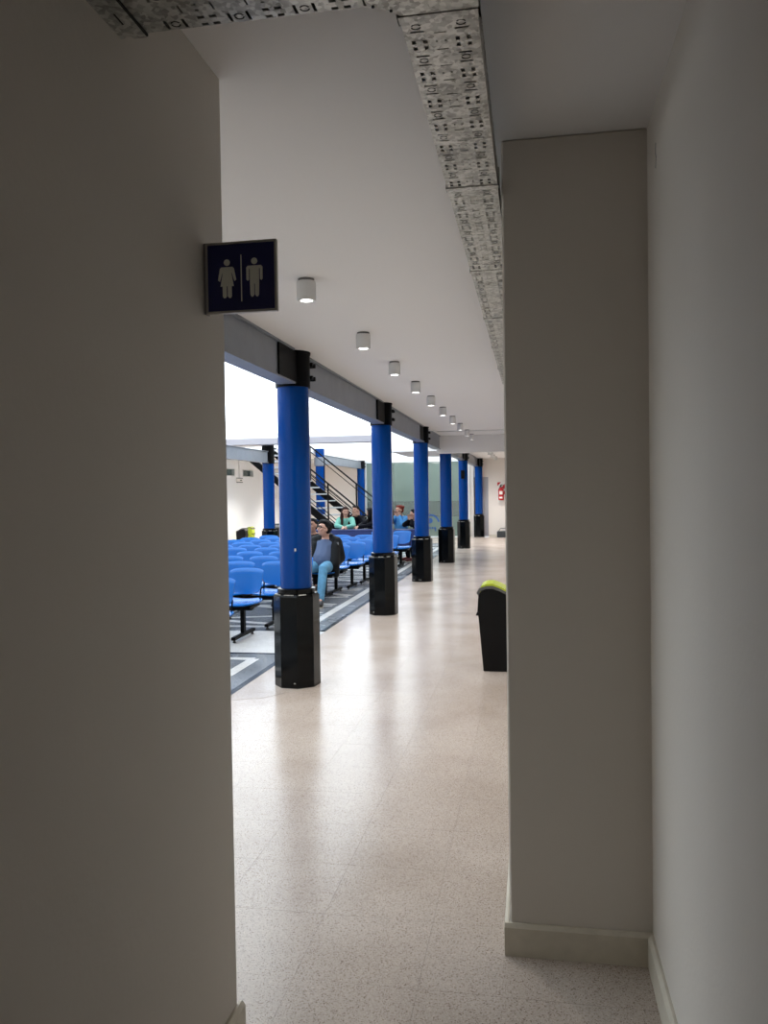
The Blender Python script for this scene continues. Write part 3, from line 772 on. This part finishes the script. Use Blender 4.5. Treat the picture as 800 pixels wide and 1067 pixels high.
# end wall things
t = thing('low_box', 'low dark box with a grey rail on top against the end wall', 'box', (-0.75, 29.30, 0))
link_mesh('body', B(-0.50, 0.50, -0.2, 0.2, 0, 0.21, bev=0.01), M['darkbox'], t)
rb = bmesh.new(); tube(rb, (-0.45, -0.1, 0.20), (-0.38, -0.1, 0.315), 0.012); tube(rb, (-0.38, -0.1, 0.315), (0.4, -0.1, 0.315), 0.014); tube(rb, (0.4, -0.1, 0.315), (0.46, -0.1, 0.2), 0.012); link_mesh('rail', rb, M['bingrey'], t)
t = thing('extinguisher_placard', 'white and red striped placard on the end wall behind the extinguisher', 'sign', (-1.105, 29.585, 1.58))
link_mesh('board', B(-0.135, 0.135, 0, 0.012, -0.36, 0.36), M['signwhite'], t)
sb = bmesh.new()
for p in ([(-0.13, 0.355), (0.0, 0.355), (-0.13, 0.22)], [(0.13, 0.30), (0.13, 0.14), (0.0, 0.03), (-0.12, 0.03)], [(0.13, 0.06), (0.13, -0.06), (0.09, -0.10), (0.08, 0.0)]):
    prism(sb, p, 'y', -0.003, 0)
link_mesh('red_stripe', sb, M['red'], t)
t = thing('fire_extinguisher', 'red fire extinguisher with pale labels hanging on the end wall', 'extinguisher', (-1.105, 29.470, 1.30))
bm = bmesh.new(); lathe(bm, [(0.07, 0.0), (0.095, 0.02), (0.095, 0.36), (0.07, 0.42), (0.03, 0.45)], 20); link_mesh('cylinder', bm, M['red'], t, smooth=True)
bm = bmesh.new(); box(bm, -0.055, 0.055, -0.100, -0.07, 0.20, 0.32); box(bm, -0.055, 0.055, -0.100, -0.07, 0.06, 0.12); link_mesh('label_plate', bm, M['signwhite'], t)
bm = bmesh.new(); tube(bm, (0, 0, 0.44), (0, 0, 0.53), 0.02); box(bm, -0.02, 0.09, -0.012, 0.012, 0.53, 0.55); tube(bm, (-0.02, 0, 0.52), (-0.10, -0.04, 0.34), 0.008); link_mesh('valve', bm, M['blackmat'], t)
bm = bmesh.new(); box(bm, -0.02, 0.02, 0.085, 0.112, 0.3, 0.36); link_mesh('bracket', bm, M['blackmat'], t)
# left wall small items
t = thing('exit_sign', 'small white sign below the gap between the two high windows', 'sign', (-8.99, 24.5, 2.07))
link_mesh('board', B(0, 0.02, -0.27, 0.27, -0.07, 0.08), M['signwhite'], t)
bm = bmesh.new(); box(bm, 0.02, 0.023, -0.27, 0.27, 0.06, 0.08); box(bm, 0.02, 0.023, -0.27, 0.27, -0.07, -0.045); box(bm, 0.02, 0.023, 0.03, 0.2, -0.01, 0.02); link_mesh('dark_band', bm, M['winglass'], t)
t = thing('electrical_conduit', 'thin vertical conduit rising between the two high windows', 'pipe', (-8.985, 24.5, 2.15))
bm = bmesh.new(); tube(bm, (0, 0, 0), (0, 0, 0.62), 0.012); link_mesh('pipe', bm, M['lampgrey'], t)
t = thing('security_camera', 'white box camera under the walkway beside the left far column', 'camera', (-6.20, 17.3, 2.50))
link_mesh('housing', B(-0.10, 0.06, -0.30, -0.12, -0.07, 0.07, bev=0.01), M['white'], t)
bm = bmesh.new(); q = Matrix.Rotation(PI/2, 4, 'X'); q.translation = (-0.02, -0.295, 0); lathe(bm, [(0.035, 0), (0.035, 0.02)], 14, mtx=q); link_mesh('lens', bm, M['dark'], t)
link_mesh('mount', B(-0.05, 0.05, -0.14, 0.20, 0.05, 0.12), M['white'], t)

# ================================================================= STAIR
ph = 0.275; m_ = 0.745; W = 1.6
st = thing('staircase', 'black steel stair with grey open treads rising to the left', 'stairs', (-4.28, 20.4, 0), 0)
u = Vector((-math.cos(ph), math.sin(ph), 0)); tt = Vector((math.sin(ph), math.cos(ph), 0))
R4 = Matrix((( u.x, tt.x, 0, 0), (u.y, tt.y, 0, 0), (0, 0, 1, 0), (0, 0, 0, 1)))
top_u = 2.80/m_
for w in (0, W):
    bm = bmesh.new()
    prism(bm, [(0.0, 0.0), (top_u, top_u*m_), (top_u+0.02, top_u*m_+0.20), (-0.02, 0.24), (-0.30, 0.02), (-0.3, 0)], 'y', w-0.02 if w else 0, w+0.02 if w else 0.04)
    for v in bm.verts: v.co = R4 @ v.co
    link_mesh('stringer', bm, M['blackmat'], st)
n = 15; rise = 2.80/n; run = top_u/n
tr0 = None
for k in range(1, n):
    if tr0 is None:
        bm = bmesh.new(); box(bm, -0.15, 0.14, 0.045, W-0.03, -0.035, 0.0)
        for v in bm.verts: v.co = R4 @ v.co
        tr0 = link_mesh('tread', bm, M['tread'], st); o = tr0
    else: o = tr0.copy(); col.objects.link(o); o.parent = st
    o.location = (u.x*run*k, u.y*run*k, rise*k+0.13)
for w in (0.02, W-0.02):
    def P3(s, z): return tuple(R4 @ Vector((s, w, s*m_+z)))
    bm = bmesh.new(); tube(bm, P3(-0.25, 1.17), P3(2.42, 1.17), 0.022); link_mesh('handrail', bm, M['blackmat'], st)
    for z in (1.02, 0.40, 0.30):
        bm = bmesh.new(); tube(bm, P3(-0.20, z), P3(2.42, z), 0.011, seg=6); link_mesh('rail', bm, M['blackmat'], st)
    for s in (-0.05, 0.95, 1.95, 2.40):
        bm = bmesh.new(); tube(bm, P3(s, 0.15), P3(s, 1.16), 0.022 if s in (0.95,) else 0.015, seg=6); link_mesh('post', bm, M['blackmat'], st)

# ================================================================= NAVY TABLES
def table(label, x0, x1, y0, y1):
    t = thing('folding_table', label, 'table', ((x0+x1)/2, y0, 0), group='navy tables before the stair')
    w = (x1-x0)/2; d = y1-y0
    link_mesh('tabletop', B(-w, w, 0, d, 0.745, 0.775, bev=0.004), M['navy'], t)
    link_mesh('front_panel', B(-w+0.01, w-0.01, 0.01, 0.03, 0.40, 0.745), M['navy'], t)
    for sx in (-1, 1):
        for yy in (0.05, d-0.05):
            link_mesh('leg', B(sx*(w-0.05)-0.018, sx*(w-0.05)+0.018, yy-0.018, yy+0.018, 0.003, 0.745), M['blackmat'], t)
table('navy table in front of the stair where the person in green leans', -5.05, -3.50, 18.50, 18.95)
table('navy table between the second and third blue columns', -3.46, -2.50, 18.40, 18.90)
t = thing('waiting_bench', 'dark bench behind the navy tables', 'bench', (-3.75, 19.45, 0))
link_mesh('seat', B(-1.25, 1.25, -0.20, 0.20, 0.36, 0.395), M['navy'], t)
for sx in (-1.1, 0, 1.1): link_mesh('leg', B(sx-0.02, sx+0.02, -0.16, 0.16, 0.003, 0.36), M['blackmat'], t)
t = thing('computer_monitor', 'thin black monitor seen edge-on on the navy table', 'monitor', (-3.20, 18.72, 0.775))
link_mesh('screen', B(-0.012, 0.012, -0.24, 0.20, 0.12, 0.47), M['blackmat'], t)
bm = bmesh.new(); box(bm, -0.09, 0.09, -0.12, 0.08, 0, 0.012); box(bm, -0.008, 0.024, -0.04, 0.0, 0.012, 0.2); link_mesh('stand', bm, M['blackmat'], t)

# ================================================================= PEOPLE
def blob(name, shapes, m, parent, voxel=0.014, smooth_it=4):
    bm = bmesh.new()
    for s in shapes:
        if s[0] == 'c':
            _, p0, p1, r0, r1 = s
            tube(bm, p0, p1, r0, r1, 12)
            for p, r in ((p0, r0), (p1, r1)):
                bmesh.ops.create_icosphere(bm, subdivisions=2, radius=r, matrix=Matrix.Translation(p))
        else:
            _, mtx = s
            bmesh.ops.create_icosphere(bm, subdivisions=3, radius=1.0, matrix=mtx)
    o = link_mesh(name, bm, m, parent)
    r = o.modifiers.new('r', 'REMESH'); r.mode = 'VOXEL'; r.voxel_size = voxel; r.use_smooth_shade = True
    s = o.modifiers.new('s', 'SMOOTH'); s.iterations = smooth_it; s.factor = 0.5
    dg = bpy.context.evaluated_depsgraph_get()
    me = bpy.data.meshes.new_from_object(o.evaluated_get(dg), depsgraph=dg)
    me.name = name
    o.modifiers.clear(); old = o.data; o.data = me
    if not me.materials: me.materials.append(m)
    me.polygons.foreach_set('use_smooth', [True]*len(me.polygons))
    bpy.data.meshes.remove(old)
    return o
def ell(c, r, R=None):
    m = Matrix.Translation(c)
    if R is not None: m = m @ R.to_4x4()
    return ('e', m @ Matrix.Diagonal((*r, 1)))
def hand_shapes(wrist, direction, palm_n, s=1.0, side=1):
    d = Vector(direction).normalized(); n = Vector(palm_n); n = (n-d*n.dot(d)).normalized(); l = d.cross(n)*side
    w = Vector(wrist); out = []
    pe = w+d*0.085*s
    for k in (-1.5, -0.5, 0.5, 1.5):
        out.append(('c', w+d*0.015*s+l*k*0.013*s, pe+l*k*0.019*s, 0.013*s, 0.011*s))
    for k, ln in ((-1.5, 0.062), (-0.5, 0.075), (0.5, 0.080), (1.5, 0.070)):
        a = pe+l*k*0.020*s; b = a+(d*0.9+n*0.35+l*k*0.04).normalized()*ln*0.5*s; c = b+(d*0.6+n*0.8).normalized()*ln*0.5*s
        out += [('c', a, b, 0.0095*s, 0.0085*s), ('c', b, c, 0.0085*s, 0.0075*s)]
    a = w+d*0.025*s+l*0.024*s; b = a+(d*0.6+l*0.8).normalized()*0.035*s; c = b+(d*0.9+l*0.2+n*0.3).normalized()*0.03*s
    out += [('c', a, b, 0.013*s, 0.010*s), ('c', b, c, 0.010*s, 0.008*s)]
    return out
def person(label, J, face, hairspec, cloth, legs, shoes, skin, voxel=0.014, extra=None, up=(0, 0, 1)):
    """J: dict of world joint points; face: viewing direction; builds one body plus hair and clothing children"""
    base = Vector((J['hipL'][0], J['hipL'][1], 0)).lerp(Vector((J['hipR'][0], J['hipR'][1], 0)), 0.5)
    root = thing('person', label, 'person', tuple(base))
    K = {k: Vector(v)-base for k, v in J.items()}
    f = Vector(face).normalized(); upv = Vector(up); x = upv.cross(f).normalized()*-1; z = x.cross(f)*-1
    if z.z < 0: z = -z
    x = f.cross(z).normalized()
    R = Matrix((x, f, z)).transposed()          # local y = face direction
    hc = K['head']; T = lambda a, b, c: hc+R @ Vector((a, b, c))
    sh = [ell(T(0, -0.01, 0.025), (0.074, 0.094, 0.092), R), ell(T(0, 0.012, -0.045), (0.056, 0.068, 0.068), R), ell(T(0, 0.040, -0.082), (0.030, 0.034, 0.026), R),
          ('c', T(0, 0.078, 0.010), T(0, 0.104, -0.022), 0.009, 0.014),
          ell(T(0.077, -0.005, -0.005), (0.012, 0.020, 0.032), R), ell(T(-0.077, -0.005, -0.005), (0.012, 0.020, 0.032), R),
          ell(T(0.034, 0.070, -0.025), (0.022, 0.018, 0.022), R), ell(T(-0.034, 0.070, -0.025), (0.022, 0.018, 0.022), R),
          ell(T(0, 0.082, 0.036), (0.045, 0.014, 0.010), R)]
    neckb = K['neck']
    sh += [('c', T(0, -0.015, -0.06), neckb, 0.052, 0.060)]
    sh += [('c', neckb, K['chest'], 0.075, 0.120), ('c', K['chest'], (K['hipL']+K['hipR'])/2+Vector((0, 0, 0.05)), 0.120, 0.125)]
    for s in 'LR':
        sh += [('c', neckb, K['sh'+s], 0.05, 0.055), ('c', K['sh'+s], K['el'+s], 0.052, 0.042), ('c', K['el'+s], K['wr'+s], 0.040, 0.026),
               ('c', K['hip'+s], K['kn'+s], 0.080, 0.056), ('c', K['kn'+s], K['an'+s], 0.052, 0.036), ('c', K['an'+s], K['toe'+s], 0.034, 0.022)]
        d = J.get('hd'+s, (Vector(J['wr'+s])-Vector(J['el'+s])))
        sh += hand_shapes(K['wr'+s], d, J.get('hn'+s, (0, 0, -1)), 1.0, 1 if s == 'L' else -1)
    blob('body', sh, skin, root, voxel*0.72, 2)
    # face details
    eb = bmesh.new()
    for sx in (-1, 1): bmesh.ops.create_icosphere(eb, subdivisions=2, radius=0.0085, matrix=Matrix.Translation(T(sx*0.031, 0.080, 0.012)))
    link_mesh('eye', eb, M['eye'], root, smooth=True)
    bb = bmesh.new()
    for sx in (-1, 1): tube(bb, T(sx*0.016, 0.090, 0.033), T(sx*0.048, 0.078, 0.034), 0.0045, 0.003, 6)
    link_mesh('eyebrow', bb, hairspec[1], root)
    mb = bmesh.new(); tube(mb, T(-0.022, 0.078, -0.054), T(0, 0.083, -0.053), 0.004, 0.006, 6); tube(mb, T(0, 0.083, -0.053), T(0.022, 0.078, -0.054), 0.006, 0.004, 6)
    link_mesh('mouth', mb, M['lip'], root)
    # hair
    hs = [ell(T(0, -0.030, 0.050), (0.086, 0.094, 0.082), R), ell(T(0, -0.055, 0.0), (0.080, 0.068, 0.075), R), ell(T(0, 0.030, 0.098), (0.066, 0.054, 0.028), R)]
    if hairspec[0] == 'long':
        for sx in (-1, 1):
            hs += [('c', T(sx*0.066, -0.02, 0.02), T(sx*0.085, -0.02, -0.12), 0.034, 0.042), ('c', T(sx*0.085, -0.02, -0.12), T(sx*0.085, 0.03, -0.28), 0.042, 0.028)]
        hs += [('c', T(0, -0.07, 0.02), T(0, -0.085, -0.22), 0.075, 0.070)]
    if hairspec[0] == 'full': hs += [ell(T(0.02, 0.0, 0.085), (0.085, 0.085, 0.055), R), ell(T(0.055, -0.05, 0.03), (0.05, 0.06, 0.07), R), ell(T(-0.055, -0.05, 0.03), (0.05, 0.06, 0.07), R)]
    if hairspec[0] == 'bun': hs += [ell(T(0, -0.12, 0.07), (0.045, 0.04, 0.045), R)]
    blob('hair', hs, hairspec[1], root, voxel*0.8, 2)
    # top
    mid = (K['hipL']+K['hipR'])/2+Vector((0, 0, 0.04))
    side = (K['shR']-K['shL']).normalized()
    def torso(g):
        out = [('c', neckb+Vector((0, 0, -0.03)), K['chest'], 0.085+g, 0.135+g)]
        out += [('c', K['chest'], mid, 0.136+g, 0.138+g)]
        for k in (-1, 1): out += [('c', K['chest']+side*0.055*k, mid+side*0.055*k, 0.120+g, 0.118+g)]
        return out
    ts = torso(0)
    for s in 'LR':
        wr = K['el'+s].lerp(K['wr'+s], 0.92)
        ts += [('c', neckb+Vector((0, 0, -0.03)), K['sh'+s], 0.06, 0.072), ('c', K['sh'+s], K['el'+s], 0.072, 0.060), ('c', K['el'+s], wr, 0.058, 0.042)]
    if extra: ts += [('c', K['chest']+Vector((0, -0.005, -0.02)), mid+Vector((0, -0.035, 0.05)), 0.145, 0.158)]
    if cloth is not None: blob('top', ts, cloth, root, voxel, 3)
    ls = [ell(mid+Vector((0, 0, -0.04)), (0.165, 0.135, 0.11))]
    for s in 'LR': ls += [('c', K['hip'+s], K['kn'+s], 0.096, 0.074), ('c', K['kn'+s], K['an'+s]+Vector((0, 0, 0.0)), 0.070, 0.056)]
    blob('trousers', ls, legs, root, voxel, 3)
    for s in 'LR':
        d = (K['toe'+s]-K['an'+s]); d.z = 0; d.normalize()
        a = K['an'+s].copy(); a.z = 0.055; e = K['toe'+s].copy(); e.z = 0.045
        blob('shoe', [('c', a-d*0.03, a+d*0.05, 0.050, 0.053), ('c', a+d*0.05, e, 0.053, 0.043), ('c', Vector((a.x, a.y, 0.12)), a, 0.048, 0.050)], shoes, root, 0.012, 2)
        sb = bmesh.new(); lat = Vector((-d.y, d.x, 0)); pts = []
        p0 = a-d*0.072; p1 = e+d*0.032
        for c in (p0-lat*0.032, p0+lat*0.032, a.lerp(e, 0.6)+lat*0.046, p1+lat*0.026, p1-lat*0.026, a.lerp(e, 0.6)-lat*0.046): pts.append((c.x, c.y))
        prism(sb, pts, 'z', 0.004, 0.026); link_mesh('sole', sb, M['sole'], root)
    if extra: extra(root, K, T, R, side, mid, neckb, torso)
    return root

# the seated man
def man_extra(root, K, T, R, side, mid, neckb, torso):
    # open jacket: front panels left and right, back and sleeves over the shirt
    js = []
    back = Vector((0, 0.05, 0))
    js += [('c', neckb+back+Vector((0, 0, -0.02)), K['chest']+back, 0.10, 0.15), ('c', K['chest']+back, mid+back*1.3, 0.155, 0.16)]
    fr = Vector((0, -0.075, 0))
    for s, k in (('L', -1), ('R', 1)):
        js += [('c', K['sh'+s]+Vector((0, -0.01, -0.01)), K['chest']+side*0.155*k+fr*0.5, 0.080, 0.085), ('c', K['chest']+side*0.155*k+fr*0.5, mid+side*0.185*k+fr*0.8, 0.082, 0.085),
               ('c', mid+side*0.185*k+fr*0.8, mid+side*0.20*k+fr*0.6+Vector((0, 0, -0.15)), 0.085, 0.060),
               ('c', neckb+back*0.5, K['sh'+s], 0.075, 0.092), ('c', K['sh'+s], K['el'+s], 0.094, 0.080), ('c', K['el'+s], K['wr'+s]+Vector((0, -0.03, -0.02)), 0.080, 0.070)]
        js += [('c', neckb+side*0.075*k+Vector((0, -0.02, 0.02)), neckb+side*0.09*k+Vector((0, -0.10, -0.10)), 0.030, 0.026), ('c', neckb+side*0.06*k+Vector((0, 0.04, 0.045)), neckb+side*0.075*k+Vector((0, -0.02, 0.03)), 0.030, 0.030)]
    blob('jacket', js, M['jacket'], root, 0.013, 3)
    pb = bmesh.new()
    a = K['shR']+Vector((0.045, -0.095, 0.005)); b = K['shR'].lerp(K['elR'], 0.35)+Vector((0.03, -0.105, 0)); c = K['shR'].lerp(K['elR'], 0.7)+Vector((-0.05, -0.09, 0))
    tube(pb, a, b, 0.016, 0.016, 8); tube(pb, b, c, 0.016, 0.010, 8)
    link_mesh('jacket_stripe', pb, M['jacketgrey'], root)
    gb = bmesh.new()
    for sx in (-1, 1):
        cx, cz = sx*0.034, 0.010
        pts = [T(cx+0.027*math.cos(a*PI/6), 0.098-0.006*abs(math.cos(a*PI/6)), cz+0.019*math.sin(a*PI/6)) for a in range(12)]
        for i in range(12): tube(gb, pts[i], pts[(i+1) % 12], 0.0042, seg=6)
        tube(gb, T(sx*0.060, 0.092, 0.014), T(sx*0.078, 0.0, 0.012), 0.0026, seg=6)
    tube(gb, T(-0.008, 0.100, 0.012), T(0.008, 0.100, 0.012), 0.0026, seg=6)
    link_mesh('glasses', gb, M['eye'], root)
man = dict(head=(-3.105, 12.07, 1.085), neck=(-3.09, 12.17, 0.945), chest=(-3.10, 12.12, 0.80), hipL=(-3.20, 12.02, 0.525), hipR=(-3.02, 12.02, 0.525),
           shL=(-3.275, 12.16, 0.880), shR=(-2.940, 12.17, 0.870), elL=(-3.38, 12.12, 0.64), elR=(-2.875, 12.15, 0.64), wrL=(-3.33, 12.02, 0.56), wrR=(-2.925, 12.03, 0.58),
           knL=(-3.26, 11.58, 0.515), knR=(-3.00, 11.60, 0.525), anL=(-3.27, 11.42, 0.10), anR=(-2.99, 11.36, 0.10), toeL=(-3.28, 11.23, 0.05), toeR=(-2.95, 11.16, 0.05), hdR=(-0.1, -0.3, -0.9), hdL=(0.1, -0.3, -0.9))
person('seated man in glasses, black jacket and light blue jeans, head tilted up and left', man, (-0.62, -0.72, 0.22), ('full', M['hair']), M['shirt'], M['jeans'], M['shoe'], M['skin'], 0.012, man_extra, up=(0.18, 0, 1))

def seated(head, z_sh, facing, lean=0.0, arms='table', w=0.15):
    """world joints for a seated figure from head position and facing angle (0 = towards the camera)"""
    hx, hy, hz = head; c, s = math.cos(facing), math.sin(facing)
    def P(x, y, z): return (hx+x*c-y*s, hy+x*s+y*c, z)
    J = dict(head=head, neck=P(0, 0.05, hz-0.155), chest=P(0, 0.08+lean*0.4, z_sh-0.14),
             shL=P(-w, 0.06, z_sh), shR=P(w, 0.06, z_sh), hipL=P(-0.08, 0.13+lean, 0.53), hipR=P(0.08, 0.13+lean, 0.53),
             knL=P(-0.11, -0.26+lean, 0.52), knR=P(0.11, -0.26+lean, 0.52), anL=P(-0.12, -0.22+lean, 0.10), anR=P(0.12, -0.22+lean, 0.10), toeL=P(-0.13, -0.40+lean, 0.05), toeR=P(0.13, -0.40+lean, 0.05))
    if arms == 'table': J.update(elL=P(-0.20, -0.14, 0.85), elR=P(0.20, -0.14, 0.85), wrL=P(-0.05, -0.30, 0.83), wrR=P(0.04, -0.32, 0.83))
    elif arms == 'chin': J.update(elL=P(-0.17, -0.16, 0.86), elR=P(0.17, -0.16, 0.86), wrL=P(-0.05, -0.10, hz-0.14), wrR=P(0.06, -0.10, hz-0.13), hdL=P(0, 0, 0.2) and (0, -0.1, 1), hdR=(0, -0.1, 1))
    else: J.update(elL=P(-0.20, 0.05, 0.68), elR=P(0.20, 0.05, 0.68), wrL=P(-0.10, -0.15, 0.63), wrR=P(0.10, -0.15, 0.63))
    return J
person('brown-faced person in dark clothes half hidden behind the nearest blue column', seated((-3.66, 13.45, 1.075), 0.88, 0.0, arms='lap'), (-0.2, -1, 0.1), ('short', M['hair']), M['darkcloth'], M['darkcloth'], M['shoe'], M['skin2'])
person('long-haired person in a mint green top leaning on the navy table', seated((-4.38, 19.10, 1.17), 0.985, 0.15, lean=0.12, arms='table'), (0.45, -1, -0.1), ('long', M['hairbrown']), M['green'], M['darkcloth'], M['shoe'], M['skin'])
person('pale-faced person in black sleeves resting chin on hand behind the stair foot', seated((-4.28, 19.78, 1.19), 1.0, 0.3, lean=0.05, arms='chin'), (-0.3, -1, 0.0), ('short', M['hair']), M['darkcloth'], M['darkcloth'], M['shoe'], M['skin'])
person('dark-haired person in black leaning left, beside the second blue column', seated((-3.80, 19.20, 1.14), 0.95, -0.9, lean=0.10, arms='table'), (-1, 0.5, -0.1), ('long', M['hair']), M['darkcloth'], M['darkcloth'], M['shoe'], M['skin'])
person('red-haired person in a blue shirt behind the navy table', seated((-3.19, 19.75, 1.185), 0.98, -0.3, lean=0.0, arms='chin'), (-0.7, -0.8, 0), ('bun', M['hairred']), M['bluecloth'], M['darkcloth'], M['shoe'], M['skin'])
person('black-haired person in black with dark red shoes at the table end', seated((-2.74, 19.10, 1.10), 0.93, -0.9, lean=0.12, arms='chin'), (-1, -0.1, 0), ('short', M['hair']), M['darkcloth'], M['darkcloth'], M['redshoe'], M['skin'])
